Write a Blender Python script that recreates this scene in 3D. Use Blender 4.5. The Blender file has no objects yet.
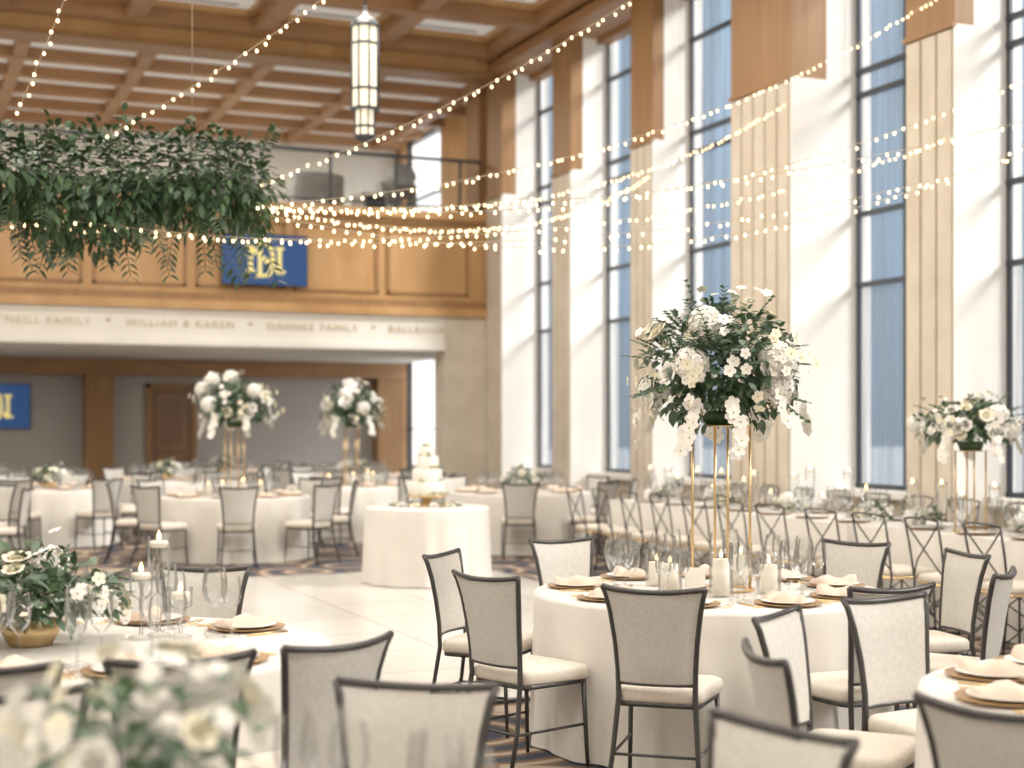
import bpy, math, random
import numpy as np
from mathutils import Vector, Matrix
rnd = random.Random(7)
pi = math.pi
scene = bpy.context.scene
try:
    scene.view_settings.view_transform = 'Standard'
    scene.view_settings.look = 'None'
    scene.view_settings.exposure = 0.05
    scene.view_settings.gamma = 1.10
except Exception as e:
    print(e)

# ------------------------------------------------------------------ materials
def mat(name, col, rough=0.6, metal=0.0, emis=None, es=0.0, noise=None, bump=None, wood=None, sheen=0.0):
    m = bpy.data.materials.new(name); m.use_nodes = True
    nt = m.node_tree; N = nt.nodes; L = nt.links
    b = N["Principled BSDF"]
    b.inputs["Base Color"].default_value = (*col, 1)
    b.inputs["Roughness"].default_value = rough
    b.inputs["Metallic"].default_value = metal
    if sheen: b.inputs["Sheen Weight"].default_value = sheen
    if emis:
        b.inputs["Emission Color"].default_value = (*emis, 1)
        b.inputs["Emission Strength"].default_value = es
    tc = N.new("ShaderNodeTexCoord")
    if noise:
        sc, col2 = noise
        nz = N.new("ShaderNodeTexNoise"); nz.inputs["Scale"].default_value = sc
        nz.inputs["Detail"].default_value = 4
        L.new(tc.outputs["Object"], nz.inputs["Vector"])
        rp = N.new("ShaderNodeValToRGB")
        rp.color_ramp.elements[0].position = 0.35; rp.color_ramp.elements[1].position = 0.65
        rp.color_ramp.elements[0].color = (*col, 1); rp.color_ramp.elements[1].color = (*col2, 1)
        L.new(nz.outputs["Fac"], rp.inputs["Fac"]); L.new(rp.outputs["Color"], b.inputs["Base Color"])
    if wood:
        col2, scl = wood
        mp = N.new("ShaderNodeMapping"); mp.inputs["Scale"].default_value = scl
        L.new(tc.outputs["Object"], mp.inputs["Vector"])
        nz = N.new("ShaderNodeTexNoise"); nz.inputs["Scale"].default_value = 2.0
        nz.inputs["Detail"].default_value = 6; nz.inputs["Distortion"].default_value = 0.6
        L.new(mp.outputs["Vector"], nz.inputs["Vector"])
        rp = N.new("ShaderNodeValToRGB")
        rp.color_ramp.elements[0].position = 0.3; rp.color_ramp.elements[1].position = 0.7
        rp.color_ramp.elements[0].color = (*col, 1); rp.color_ramp.elements[1].color = (*col2, 1)
        L.new(nz.outputs["Fac"], rp.inputs["Fac"]); L.new(rp.outputs["Color"], b.inputs["Base Color"])
    if bump:
        sc, st = bump
        nb = N.new("ShaderNodeTexNoise"); nb.inputs["Scale"].default_value = sc
        L.new(tc.outputs["Object"], nb.inputs["Vector"])
        bp = N.new("ShaderNodeBump"); bp.inputs["Strength"].default_value = st
        bp.inputs["Distance"].default_value = 0.01
        L.new(nb.outputs["Fac"], bp.inputs["Height"]); L.new(bp.outputs["Normal"], b.inputs["Normal"])
    return m

M = {}
M['oak'] = mat('oak_wood', (0.42,0.22,0.082), 0.42, wood=((0.54,0.32,0.14),(1.2,1.2,0.3)))
M['oak_d'] = mat('oak_beam_wood', (0.28,0.138,0.058), 0.5, wood=((0.37,0.198,0.088),(0.5,0.5,1.5)))
M['oak_p'] = mat('oak_pier_wood', (0.25,0.125,0.045), 0.5, wood=((0.33,0.175,0.066),(6,6,0.4)))
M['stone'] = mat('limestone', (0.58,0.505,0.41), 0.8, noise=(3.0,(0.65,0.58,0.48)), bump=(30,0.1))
M['stone_g'] = mat('limestone_groove_shade', (0.42,0.355,0.28), 0.85, noise=(3.0,(0.47,0.40,0.32)))  # darker copy of the limestone, groove shade put into the colour
M['stone_w'] = mat('limestone_white_sunlit', (0.84,0.82,0.78), 0.7, noise=(2.5,(0.88,0.86,0.82)))  # white jambs and sills, also painted sunlight on the pier near faces
M['plaster'] = mat('plaster_white', (0.74,0.71,0.65), 0.8, noise=(1.5,(0.78,0.75,0.69)))
M['coffer_glow'] = mat('coffer_panel_glow', (0.74,0.74,0.72), 0.8, noise=(2,(0.78,0.78,0.76)), emis=(1,0.97,0.92), es=0.17)  # glow added to the panels to brighten the ceiling, not a lamp
M['greywall'] = mat('grey_wall_paint', (0.42,0.395,0.38), 0.8, noise=(1,(0.45,0.42,0.40)))
M['bronze'] = mat('dark_bronze', (0.05,0.06,0.075), 0.45, 0.4)
M['frame'] = mat('chair_frame_metal', (0.065,0.062,0.062), 0.38, 0.5)
M['fabric'] = mat('chair_back_fabric', (0.53,0.515,0.48), 0.85, noise=(60,(0.60,0.58,0.545)), bump=(400,0.15))
M['seatfab'] = mat('seat_fabric', (0.66,0.60,0.52), 0.85, noise=(60,(0.72,0.66,0.58)), bump=(400,0.15))
M['linen'] = mat('linen_white', (0.70,0.67,0.625), 0.8, noise=(5,(0.74,0.71,0.665)), sheen=0.2)
M['leaf'] = mat('leaf_green', (0.024,0.066,0.026), 0.5, noise=(9,(0.06,0.12,0.045)))
M['leaf2'] = mat('leaf_eucalyptus', (0.07,0.13,0.085), 0.6, noise=(9,(0.16,0.23,0.155)))
M['white'] = mat('petal_white', (0.90,0.88,0.83), 0.6, noise=(14,(0.94,0.92,0.88)))
M['cream'] = mat('petal_cream', (0.88,0.83,0.64), 0.6, noise=(14,(0.92,0.88,0.73)))
M['yellow'] = mat('flower_center', (0.62,0.60,0.22), 0.6, noise=(30,(0.5,0.5,0.2)))
M['gold'] = mat('brushed_gold', (0.72,0.52,0.27), 0.3, 0.9)
M['goldleaf'] = mat('gold_lettering', (0.58,0.49,0.34), 0.5, 0.1)
M['china'] = mat('white_china', (0.85,0.83,0.80), 0.25)
M['charger'] = mat('charger_wood_gold', (0.42,0.25,0.11), 0.35, 0.4)
M['napkin'] = mat('napkin_blush', (0.74,0.58,0.47), 0.85, noise=(12,(0.78,0.64,0.53)))
M['candle'] = mat('candle_wax', (0.88,0.84,0.76), 0.5, emis=(1,0.8,0.5), es=0.08)
M['flame'] = mat('candle_flame', (1,0.6,0.2), 0.5, emis=(1,0.6,0.25), es=9)
M['bulb'] = mat('bulb_warm', (1,0.8,0.5), 0.5, emis=(1,0.72,0.40), es=3.2)
M['cord'] = mat('light_cord', (0.5,0.42,0.3), 0.6)
M['lantern'] = mat('lantern_glass', (0.9,0.85,0.72), 0.5, emis=(1,0.86,0.60), es=0.5)
M['blue'] = mat('screen_blue', (0.006,0.03,0.09), 0.35, emis=(0.008,0.05,0.17), es=0.7)
M['black'] = mat('black_plastic', (0.015,0.015,0.018), 0.3)
M['logo'] = mat('logo_gold', (0.6,0.5,0.16), 0.5, emis=(0.95,0.80,0.30), es=0.5)
M['door'] = mat('door_wood', (0.16,0.08,0.045), 0.45, wood=((0.21,0.115,0.06),(6,6,0.5)))
M['grey'] = mat('grey_upholstery', (0.36,0.36,0.36), 0.8, noise=(10,(0.42,0.42,0.41)))
M['icing'] = mat('cake_icing', (0.80,0.77,0.71), 0.5, bump=(20,0.2))
M['pale'] = mat('exterior_paving', (0.40,0.42,0.44), 0.9, noise=(0.3,(0.46,0.48,0.5)))
M['card'] = mat('menu_card_paper', (0.85,0.82,0.76), 0.7)
for k in ('bulb','flame','lantern','blue','logo','coffer_glow','candle'):
    try: M[k].cycles.emission_sampling = 'NONE'
    except Exception: pass

def glass_mat(name, tint, f=0.1, g=1.2):
    m = bpy.data.materials.new(name); m.use_nodes = True
    nt = m.node_tree; nt.nodes.clear(); N = nt.nodes; L = nt.links
    out = N.new("ShaderNodeOutputMaterial"); mx = N.new("ShaderNodeMixShader")
    tr = N.new("ShaderNodeBsdfTransparent"); tr.inputs[0].default_value = (*tint,1)
    gl = N.new("ShaderNodeBsdfGlossy"); gl.inputs["Roughness"].default_value = 0.2
    fr = N.new("ShaderNodeFresnel"); fr.inputs["IOR"].default_value = 1.33
    ma = N.new("ShaderNodeMath"); ma.operation='MULTIPLY_ADD'; ma.inputs[1].default_value=g; ma.inputs[2].default_value=f
    L.new(fr.outputs[0], ma.inputs[0]); L.new(ma.outputs[0], mx.inputs[0])
    L.new(tr.outputs[0], mx.inputs[1]); L.new(gl.outputs[0], mx.inputs[2]); L.new(mx.outputs[0], out.inputs[0])
    return m
M['glass'] = glass_mat('clear_glass', (0.985,0.99,0.99), 0.03, 0.75)
M['railglass'] = glass_mat('rail_glass', (0.85,0.88,0.9), 0.02)

def shade_mat(name, fac_lo, fac_hi, col, tcol=(1,1,1), tlf=0.15):
    m = bpy.data.materials.new(name); m.use_nodes = True
    nt = m.node_tree; nt.nodes.clear(); N = nt.nodes; L = nt.links
    out = N.new("ShaderNodeOutputMaterial"); mx = N.new("ShaderNodeMixShader")
    tr = N.new("ShaderNodeBsdfTransparent"); tr.inputs[0].default_value=(*tcol,1)
    df = N.new("ShaderNodeBsdfDiffuse"); df.inputs[0].default_value = (*col,1)
    tl = N.new("ShaderNodeBsdfTranslucent"); tl.inputs[0].default_value = (*col,1)
    m2 = N.new("ShaderNodeMixShader"); m2.inputs[0].default_value = tlf
    L.new(df.outputs[0], m2.inputs[1]); L.new(tl.outputs[0], m2.inputs[2])
    tc = N.new("ShaderNodeTexCoord"); mp = N.new("ShaderNodeMapping"); mp.inputs["Scale"].default_value=(1,4.0,0.15)
    nz = N.new("ShaderNodeTexNoise"); nz.inputs["Scale"].default_value=1.6; nz.inputs["Detail"].default_value=3
    mr = N.new("ShaderNodeMapRange"); mr.inputs["From Min"].default_value=0.35; mr.inputs["From Max"].default_value=0.65
    mr.inputs["To Min"].default_value=fac_lo; mr.inputs["To Max"].default_value=fac_hi
    L.new(tc.outputs["Object"], mp.inputs[0]); L.new(mp.outputs[0], nz.inputs["Vector"]); L.new(nz.outputs["Fac"], mr.inputs["Value"])
    L.new(mr.outputs[0], mx.inputs[0]); L.new(tr.outputs[0], mx.inputs[1]); L.new(m2.outputs[0], mx.inputs[2]); L.new(mx.outputs[0], out.inputs[0])
    return m
M['shade_hi'] = shade_mat('sheer_shade', 0.08, 0.62, (0.17,0.21,0.26))
M['shade_lo'] = shade_mat('dense_shade', 0.40, 0.78, (0.19,0.23,0.28))
M['glare_sheet'] = shade_mat('white_glare_sheet', 0.85, 0.95, (0.85,0.85,0.85), (1,1,1), 0.8)  # translucent sheet added to catch sun so the end windows glow white

def carpet_mat():
    m = mat('patterned_carpet', (0.1,0.08,0.07), 0.95)
    nt=m.node_tree; N=nt.nodes; L=nt.links; b=N["Principled BSDF"]
    tc=N.new("ShaderNodeTexCoord")
    v=N.new("ShaderNodeTexVoronoi"); v.inputs["Scale"].default_value=1.1; v.feature='F1'
    L.new(tc.outputs["Object"], v.inputs["Vector"])
    w=N.new("ShaderNodeMath"); w.operation='SINE'
    mu=N.new("ShaderNodeMath"); mu.operation='MULTIPLY'; mu.inputs[1].default_value=24
    L.new(v.outputs["Distance"], mu.inputs[0]); L.new(mu.outputs[0], w.inputs[0])
    rp=N.new("ShaderNodeValToRGB"); e=rp.color_ramp.elements
    e[0].position=0.0; e[0].color=(0.030,0.040,0.070,1); e[1].position=1.0; e[1].color=(0.40,0.32,0.24,1)
    a=rp.color_ramp.elements.new(0.30); a.color=(0.035,0.045,0.075,1)
    a=rp.color_ramp.elements.new(0.36); a.color=(0.12,0.075,0.048,1)
    a=rp.color_ramp.elements.new(0.85); a.color=(0.17,0.105,0.065,1)
    a=rp.color_ramp.elements.new(0.9); a.color=(0.36,0.29,0.22,1)
    mr=N.new("ShaderNodeMapRange"); mr.inputs["From Min"].default_value=-1
    L.new(w.outputs[0], mr.inputs["Value"]); L.new(mr.outputs[0], rp.inputs[0]); L.new(rp.outputs[0], b.inputs["Base Color"])
    return m
M['carpet']=carpet_mat()
def dance_mat():
    m = mat('dance_floor_planks', (0.7,0.64,0.57), 0.2)
    nt=m.node_tree; N=nt.nodes; L=nt.links; b=N["Principled BSDF"]
    tc=N.new("ShaderNodeTexCoord")
    br=N.new("ShaderNodeTexBrick"); br.inputs["Scale"].default_value=1.0
    br.inputs["Brick Width"].default_value=0.9; br.inputs["Row Height"].default_value=0.9; br.offset=0
    br.inputs["Mortar Size"].default_value=0.008
    br.inputs["Color1"].default_value=(0.60,0.57,0.53,1); br.inputs["Color2"].default_value=(0.66,0.63,0.59,1)
    br.inputs["Mortar"].default_value=(0.36,0.33,0.29,1)
    L.new(tc.outputs["Object"], br.inputs["Vector"]); L.new(br.outputs["Color"], b.inputs["Base Color"])
    return m
M['dance']=dance_mat()

# ------------------------------------------------------------------ mesh builder
class MB:
    def __init__(s): s.V=[]; s.F=[]; s.I=[]; s.S=[]; s.mats=[]; s.mi={}
    def m(s,k):
        if k not in s.mi: s.mi[k]=len(s.mats); s.mats.append(M[k])
        return s.mi[k]
    def add(s,vs,fs,k,smooth=False):
        o=len(s.V); i=s.m(k)
        s.V.extend([tuple(v) for v in vs])
        for f in fs: s.F.append(tuple(a+o for a in f)); s.I.append(i); s.S.append(smooth)
    def box(s,a,b,k):
        x0,y0,z0=a; x1,y1,z1=b
        s.add([(x0,y0,z0),(x1,y0,z0),(x1,y1,z0),(x0,y1,z0),(x0,y0,z1),(x1,y0,z1),(x1,y1,z1),(x0,y1,z1)],
              [(0,3,2,1),(4,5,6,7),(0,1,5,4),(1,2,6,5),(2,3,7,6),(3,0,4,7)],k)
    def lathe(s,prof,c,k,n=20,smooth=True,close=True):
        vs=[];fs=[]
        for r,z in prof:
            for j in range(n):
                a=2*pi*j/n; vs.append((c[0]+r*math.cos(a),c[1]+r*math.sin(a),c[2]+z))
        for i in range(len(prof)-1):
            for j in range(n):
                fs.append((i*n+j,i*n+(j+1)%n,(i+1)*n+(j+1)%n,(i+1)*n+j))
        if close:
            fs.append(tuple(reversed(range(n)))); fs.append(tuple(range((len(prof)-1)*n,len(prof)*n)))
        s.add(vs,fs,k,smooth)
    def tube(s,pts,r,k,n=8,smooth=True):
        P=[Vector(p) for p in pts]; R=r if isinstance(r,(list,tuple)) else [r]*len(P)
        vs=[];fs=[]; up=None
        for i,p in enumerate(P):
            t=(P[min(i+1,len(P)-1)]-P[max(i-1,0)]).normalized()
            if up is None:
                up=Vector((0,0,1)) if abs(t.z)<0.9 else Vector((0,1,0))
            a=t.cross(up).normalized(); b=a.cross(t).normalized(); up=b
            for j in range(n):
                an=2*pi*j/n; vs.append(p+a*(R[i]*math.cos(an))+b*(R[i]*math.sin(an)))
        for i in range(len(P)-1):
            for j in range(n): fs.append((i*n+j,i*n+(j+1)%n,(i+1)*n+(j+1)%n,(i+1)*n+j))
        fs.append(tuple(reversed(range(n)))); fs.append(tuple(range((len(P)-1)*n,len(P)*n)))
        s.add(vs,fs,k,smooth)
    def ball(s,c,r,k,n=8,m=5,sz=1.0):
        prof=[(max(1e-4,r*math.sin(pi*i/m)),-r*sz*math.cos(pi*i/m)) for i in range(m+1)]
        s.lathe(prof,c,k,n)
    def mesh(s,name):
        me=bpy.data.meshes.new(name); me.from_pydata(s.V,[],s.F)
        for m in s.mats: me.materials.append(m)
        me.polygons.foreach_set('material_index',s.I); me.polygons.foreach_set('use_smooth',s.S); me.update()
        return me
    def obj(s,name,loc=(0,0,0),rz=0): return put(s.mesh(name),name,loc,rz)
def put(me,name,loc=(0,0,0),rz=0,sc=1.0):
    o=bpy.data.objects.new(name,me); scene.collection.objects.link(o)
    o.location=loc; o.rotation_euler=(0,0,rz); o.scale=(sc,sc,sc); return o

# ------------------------------------------------------------------ plants
def frame_of(n):
    n=n.normalized(); a=n.orthogonal().normalized(); return n,a,n.cross(a)
def leaf(mb,p,d,L,W,k,rg,droop=0.25):
    d=d.normalized(); side=d.cross(Vector((rg.uniform(-.5,.5),rg.uniform(-.5,.5),1))).normalized(); nr=side.cross(d).normalized()
    vs=[p]
    for t,w in ((0.3,0.85),(0.65,0.9)):
        c=p+d*(L*t)+Vector((0,0,-droop*L*t*t))
        vs+= [c-side*(W*.5*w)+nr*(W*.15), c, c+side*(W*.5*w)+nr*(W*.15)]
    vs.append(p+d*L+Vector((0,0,-droop*L)))
    mb.add(vs,[(0,1,2),(0,2,3),(1,4,5,2),(2,5,6,3),(4,7,5),(5,7,6)],k,True)
def petal(mb,c,n,a,b,ang,r0,size,opn,k):
    rad=a*math.cos(ang)+b*math.sin(ang); tan=-a*math.sin(ang)+b*math.cos(ang)
    vs=[]
    for v in (0,.4,.75,1.0):
        w=size*(0.35+0.75*math.sin(pi*min(1,v*0.85+0.08)))*.75
        for u in (-1,-.4,.4,1):
            rr=r0+size*(opn*v*v+0.12*v)-0.25*size*u*u*(1-.5*opn)
            hh=size*(v*(1.05-0.5*opn))-0.12*size*u*u*v+ (-0.15*size*opn if v==1.0 else 0)
            vs.append(c+rad*rr+tan*(u*w)+n*hh)
    fs=[(i*4+j,i*4+j+1,(i+1)*4+j+1,(i+1)*4+j) for i in range(3) for j in range(3)]
    mb.add(vs,fs,k,True)
def rose(mb,c,n,R,k,rg):
    n,a,b=frame_of(n); c=c-n*(R*0.4)
    for li,(cnt,r0,sz,op) in enumerate(((3,.08,.62,.05),(4,.2,.7,.18),(5,.34,.75,.42),(6,.42,.8,.8))):
        o=rg.uniform(0,6)
        for i in range(cnt): petal(mb,c,n,a,b,o+2*pi*i/cnt+rg.uniform(-.1,.1),r0*R,sz*R,op,k)
def blossom(mb,c,n,R,k,rg,pet=5,center='yellow'):
    n,a,b=frame_of(n); o=rg.uniform(0,6)
    for i in range(pet):
        an=o+2*pi*i/pet; d=a*math.cos(an)+b*math.sin(an); t=-a*math.sin(an)+b*math.cos(an)
        vs=[c,c+d*R*.5-t*R*.42+n*R*.12,c+d*R*.55+n*R*.05,c+d*R*.5+t*R*.42+n*R*.12,c+d*R*.9-t*R*.22+n*R*.08,c+d*R*.9+t*R*.22+n*R*.08]
        mb.add(vs,[(0,1,2),(0,2,3),(1,4,2),(2,5,3),(2,4,5)],k,True)
    if center: mb.ball(c+n*R*.08,R*.14,center,5,3)
def hydrangea(mb,c,R,k,rg,cnt=70):
    for i in range(cnt):
        z=1-2*(i+.5)/cnt; ph=i*2.39996; r=math.sqrt(1-z*z)
        d=Vector((r*math.cos(ph),r*math.sin(ph),z)); 
        blossom(mb,c+d*R*rg.uniform(.88,1.02),d+Vector((rg.uniform(-.3,.3),)*3),R*.33,k,rg,4,None)
def rdir(rg,zmin=-1):
    while True:
        v=Vector((rg.gauss(0,1),rg.gauss(0,1),rg.gauss(0,1))).normalized()
        if v.z>=zmin: return v
def arrangement(mb,c,rx,ry,rz,rg,nleaf=500,nrose=16,nhyd=5,norch=6,nblos=20,L=.08,RR=.055,zmin=-.75,spray=.28,clump=0.0):
    c=Vector(c)
    lob=[(rdir(rg,-.5),rg.uniform(-.12,.22)) for _ in range(9)]
    def rad(d):
        r=1.0
        for q,a in lob: r+=a*max(0,d.dot(q)-.6)/.4
        return r
    def P(d,f): 
        r=rad(d)*f; return c+Vector((d.x*rx,d.y*ry,d.z*rz))*r
    for i in range(nleaf):
        d=rdir(rg,zmin); f=rg.uniform(.35,1.0)
        dd=d*.8+Vector((rg.uniform(-.8,.8),rg.uniform(-.8,.8),rg.uniform(-.8,.6)))
        l=L*rg.uniform(.65,1.1)
        leaf(mb,P(d,f*.95),dd,l,l*rg.uniform(.48,.62),'leaf' if rg.random()<.55 else 'leaf2',rg,rg.uniform(0,.4))
    for i in range(max(5,nleaf//30)):
        d=rdir(rg,-.5); p=P(d,.8); q=p+Vector((d.x*rx,d.y*ry,d.z*rz))*spray*rg.uniform(1,1.9)+Vector((0,0,rg.uniform(-.06,.03)))
        mb.tube([p,(p+q)/2+Vector((0,0,.01)),q],.0018,'leaf',4)
        kk='leaf' if rg.random()<.5 else 'leaf2'
        for t in np.linspace(.1,1,7):
            for sd in (-1,1):
                e=(q-p).normalized(); s=e.cross(Vector((0,0,1))); s=s.normalized() if s.length>.1 else Vector((1,0,0))
                leaf(mb,p.lerp(q,t),e*.7+s*sd*.8,L*.5,L*.32,kk,rg,.15)
    for i in range(nhyd):
        d=rdir(rg,-.35); hydrangea(mb,P(d,.9),RR*1.5,'white',rg,64)
    for i in range(nrose):
        d=rdir(rg,-.5)
        rose(mb,P(d,rg.uniform(.9,1.05)),d+Vector((0,0,.25)),RR*rg.uniform(.7,1.1),'white' if rg.random()<.6 else 'cream',rg)
    for i in range(nblos//4):
        d=rdir(rg,-.6); p=P(d,rg.uniform(.98,1.15))
        kk='white' if rg.random()<.6 else 'cream'
        for j in range(4): blossom(mb,p+Vector((rg.uniform(-1,1),rg.uniform(-1,1),rg.uniform(-1,1)))*RR*1.1,d+Vector((rg.uniform(-.5,.5),rg.uniform(-.5,.5),0)),RR*rg.uniform(.45,.7),kk,rg,5)
    for i in range(norch):
        an=2*pi*i/max(1,norch)+rg.uniform(-.3,.3); d=Vector((math.cos(an),math.sin(an),0))
        p=c+Vector((d.x*rx,d.y*ry,-rz*rg.uniform(.1,.6)))*.9
        for t in range(rg.choice((4,5,6))):
            for u in (0,1):
                q=p+Vector((d.x,d.y,0))*(.03*t*.7)+Vector((rg.uniform(-.025,.025),rg.uniform(-.025,.025),-.045*t-.02*u))
                blossom(mb,q,d+Vector((rg.uniform(-.4,.4),rg.uniform(-.4,.4),.1)),RR*.75,'white',rg,5)

# ------------------------------------------------------------------ furniture
def slab(mb,outl,z0,z1,k,dome=.012,inset=.018):
    c=Vector((sum(p[0] for p in outl)/len(outl),sum(p[1] for p in outl)/len(outl)))
    n=len(outl); lv=[(z0,inset*.6),(z0+.01,0),(z1-.02,0),(z1-.006,inset*.5),(z1,inset*1.3),(z1+dome*.7,inset*5)]
    vs=[];fs=[]
    for z,i in lv:
        for p in outl:
            v=Vector(p)-c; l=v.length; v=v*(max(0.1,(l-i))/l)+c; vs.append((v.x,v.y,z))
    for a in range(len(lv)-1):
        for j in range(n): fs.append((a*n+j,a*n+(j+1)%n,(a+1)*n+(j+1)%n,(a+1)*n+j))
    vs.append((c.x,c.y,z1+dome)); e=len(vs)-1
    for j in range(n): fs.append(((len(lv)-1)*n+j,(len(lv)-1)*n+(j+1)%n,e))
    fs.append(tuple(reversed(range(n))))
    mb.add(vs,fs,k,True)
def rrect(wb,wf,y0,y1,r=.05,q=4):
    pts=[]
    for cx,cy,a0 in ((wf-r,y1-r,0),(-(wf-r),y1-r,90),(-(wb-r),y0+r,180),(wb-r,y0+r,270)):
        for i in range(q+1):
            a=math.radians(a0+90*i/q); pts.append((cx+r*math.cos(a),cy+r*math.sin(a)))
    return pts
def chair_mesh():
    mb=MB()
    slab(mb,rrect(.195,.225,-.195,.215,.06),.415,.48,'seatfab')
    slab(mb,rrect(.185,.21,-.19,.20,.05),.395,.418,'frame',0,.005)
    zs=[0,.22,.44,.56,.68,.80,.88,.915]; xs=[.20,.182,.165,.167,.176,.192,.208,.222]; ys=[-.30,-.235,-.203,-.207,-.22,-.238,-.256,-.268]
    for s in (-1,1):
        mb.tube([(s*x,y,z) for x,y,z in zip(xs,ys,zs)],[.010,.011,.0125,.0125,.0125,.0125,.0125,.011],'frame',8)
        mb.tube([(s*.195,.175,.41),(s*.20,.185,.2),(s*.205,.195,0)],[.012,.011,.009],'frame',8)
        mb.tube([(s*.198,.182,.20),(s*.183,-.24,.20)],.007,'frame',6)
    mb.tube([(-.185,-.24,.20),(.185,-.24,.20)],.007,'frame',6)
    U=np.linspace(-1,1,11)
    def bulge(u): return -.035*(1-u*u)
    mb.tube([(u*.222,-.268+bulge(u),.915-.018*(1-u*u)) for u in U],.0125,'frame',8)
    mb.tube([(u*.165,-.204+bulge(u)*.7,.50) for u in U],.009,'frame',8)
    for side in (1,-1):
        vs=[];V=np.linspace(.50,.90,9)
        for z in V:
            x=np.interp(z,zs,xs)-.004; y=np.interp(z,zs,ys)
            for u in U:
                bz=z-(.018*(1-u*u))*(z-.5)/.4
                puff=.011*(1-u**6)*(1-abs(2*(z-.5)/.4-1)**6)+.005
                vs.append((u*x,y+bulge(u)*(.7+.3*(z-.5)/.4)+side*puff,bz))
        fs=[]
        for i in range(8):
            for j in range(10):
                f=(i*11+j,i*11+j+1,(i+1)*11+j+1,(i+1)*11+j); fs.append(f if side<0 else f[::-1])
        mb.add(vs,fs,'fabric',True)
    return mb.mesh('dining_chair')
CH=chair_mesh()
def xchair_mesh():
    mb=MB()
    slab(mb,rrect(.19,.21,-.20,.21,.05),.43,.485,'seatfab')
    slab(mb,rrect(.195,.215,-.205,.215,.05),.41,.432,'gold',0,.004)
    for s in (-1,1):
        mb.tube([(s*.19,-.26,0),(s*.185,-.21,.43),(s*.195,-.25,.7),(s*.2,-.29,.90)],.009,'frame',6)
        mb.tube([(s*.2,.2,0),(s*.19,.19,.42)],.009,'frame',6)
        mb.tube([(s*.19,-.235,.10),(s*.195,.195,.36)],.006,'frame',5); mb.tube([(s*.19,-.215,.36),(s*.2,.2,.10)],.006,'frame',5)
        mb.tube([(s*.185,-.215,.48),(s*.09,-.255,.60),(-s*.06,-.27,.74),(-s*.195,-.285,.87)],.007,'frame',6)
    mb.tube([(-.19,.197,.12),(.19,.193,.36)],.006,'frame',5); mb.tube([(.19,.197,.12),(-.19,.193,.36)],.006,'frame',5)
    mb.tube([(-.19,-.24,.12),(.19,-.215,.36)],.006,'frame',5); mb.tube([(.19,-.24,.12),(-.19,-.215,.36)],.006,'frame',5)
    mb.tube([(-.2,-.29,.90),(-.1,-.315,.915),(.1,-.315,.915),(.2,-.29,.90)],.009,'frame',6)
    return mb.mesh('crossback_chair')
XC=xchair_mesh()
def chair_at(tc,ang,dist=1.19,me=None,name='dining_chair',tw=0):
    a=math.radians(ang); x=tc[0]+dist*math.cos(a); y=tc[1]+dist*math.sin(a)
    return put(me or CH,name,(x,y,0.004),a+pi-pi/2+math.radians(tw))

def round_cloth(R,H=.75,seed=1,amp=.03,nf=17,name='round_banquet_table',puddle=.02):
    rg=random.Random(seed); mb=MB(); n=160
    ph=[rg.uniform(0,6) for _ in range(3)]
    def fold(a): return .55*math.sin(nf*a+ph[0]+.6*math.sin(3*a))+.3*math.sin((nf*1.7//1)*a+ph[1])+.15*math.sin(7*a+ph[2])
    lv=[(0,H+.001,0),(.5,H+.001,0),(.97,H,0),(.995,H-.006,0),(1.0,H-.02,.02)]
    lv+= [(1.0,H-.02-(H-.025)*t,t) for t in (.12,.3,.5,.7,.85,1.0)]
    vs=[];fs=[]
    for q,(f,z,t) in enumerate(lv):
        for j in range(n):
            a=2*pi*j/n; r=R*f if f>0 else .001
            if t>0: r=R+ (t**.8)*(amp*fold(a)+amp*.3)+puddle*max(0,t-.85)*4
            vs.append((r*math.cos(a),r*math.sin(a),z))
    for i in range(len(lv)-1):
        for j in range(n): fs.append((i*n+j,i*n+(j+1)%n,(i+1)*n+(j+1)%n,(i+1)*n+j))
    mb.add(vs,fs,'linen',True)
    mb.lathe([(R*.5,.01),(R*.5,.03),(.04,.05),(.04,H-.03),(R*.9,H-.02),(R*.9,H-.012)],(0,0,0),'frame',16)
    return mb.mesh(name)
def rect_cloth(W,Ln,H=.75,seed=1,amp=.02,name='long_banquet_table'):
    mb=MB(); per=[]; step=.03
    for (x0,y0,x1,y1) in ((-W/2,-Ln/2,W/2,-Ln/2),(W/2,-Ln/2,W/2,Ln/2),(W/2,Ln/2,-W/2,Ln/2),(-W/2,Ln/2,-W/2,-Ln/2)):
        L=math.hypot(x1-x0,y1-y0); k=int(L/step); nx,ny=(y1-y0)/L,-(x1-x0)/L
        for i in range(k): per.append((x0+(x1-x0)*i/k,y0+(y1-y0)*i/k,nx,ny))
    n=len(per); vs=[];fs=[]; s=[.5*math.sin(j*step*24+1.2*math.sin(j*step*3))+.3*math.sin(j*step*41+2) for j in range(n)]
    lv=[(H-.002,0),(H-.02,.05),(.6,.3),(.4,.6),(.2,.85),(.006,1.0)]
    for z,t in lv:
        for j,(x,y,nx,ny) in enumerate(per):
            o=t*(amp*s[j]+.02); vs.append((x+nx*o,y+ny*o,z))
    for i in range(len(lv)-1):
        for j in range(n): fs.append((i*n+j,i*n+(j+1)%n,(i+1)*n+(j+1)%n,(i+1)*n+j))
    mb.add(vs,fs,'linen',True); mb.add(vs[:n],[tuple(range(n))],'linen',False)
    return mb.mesh(name)

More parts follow.
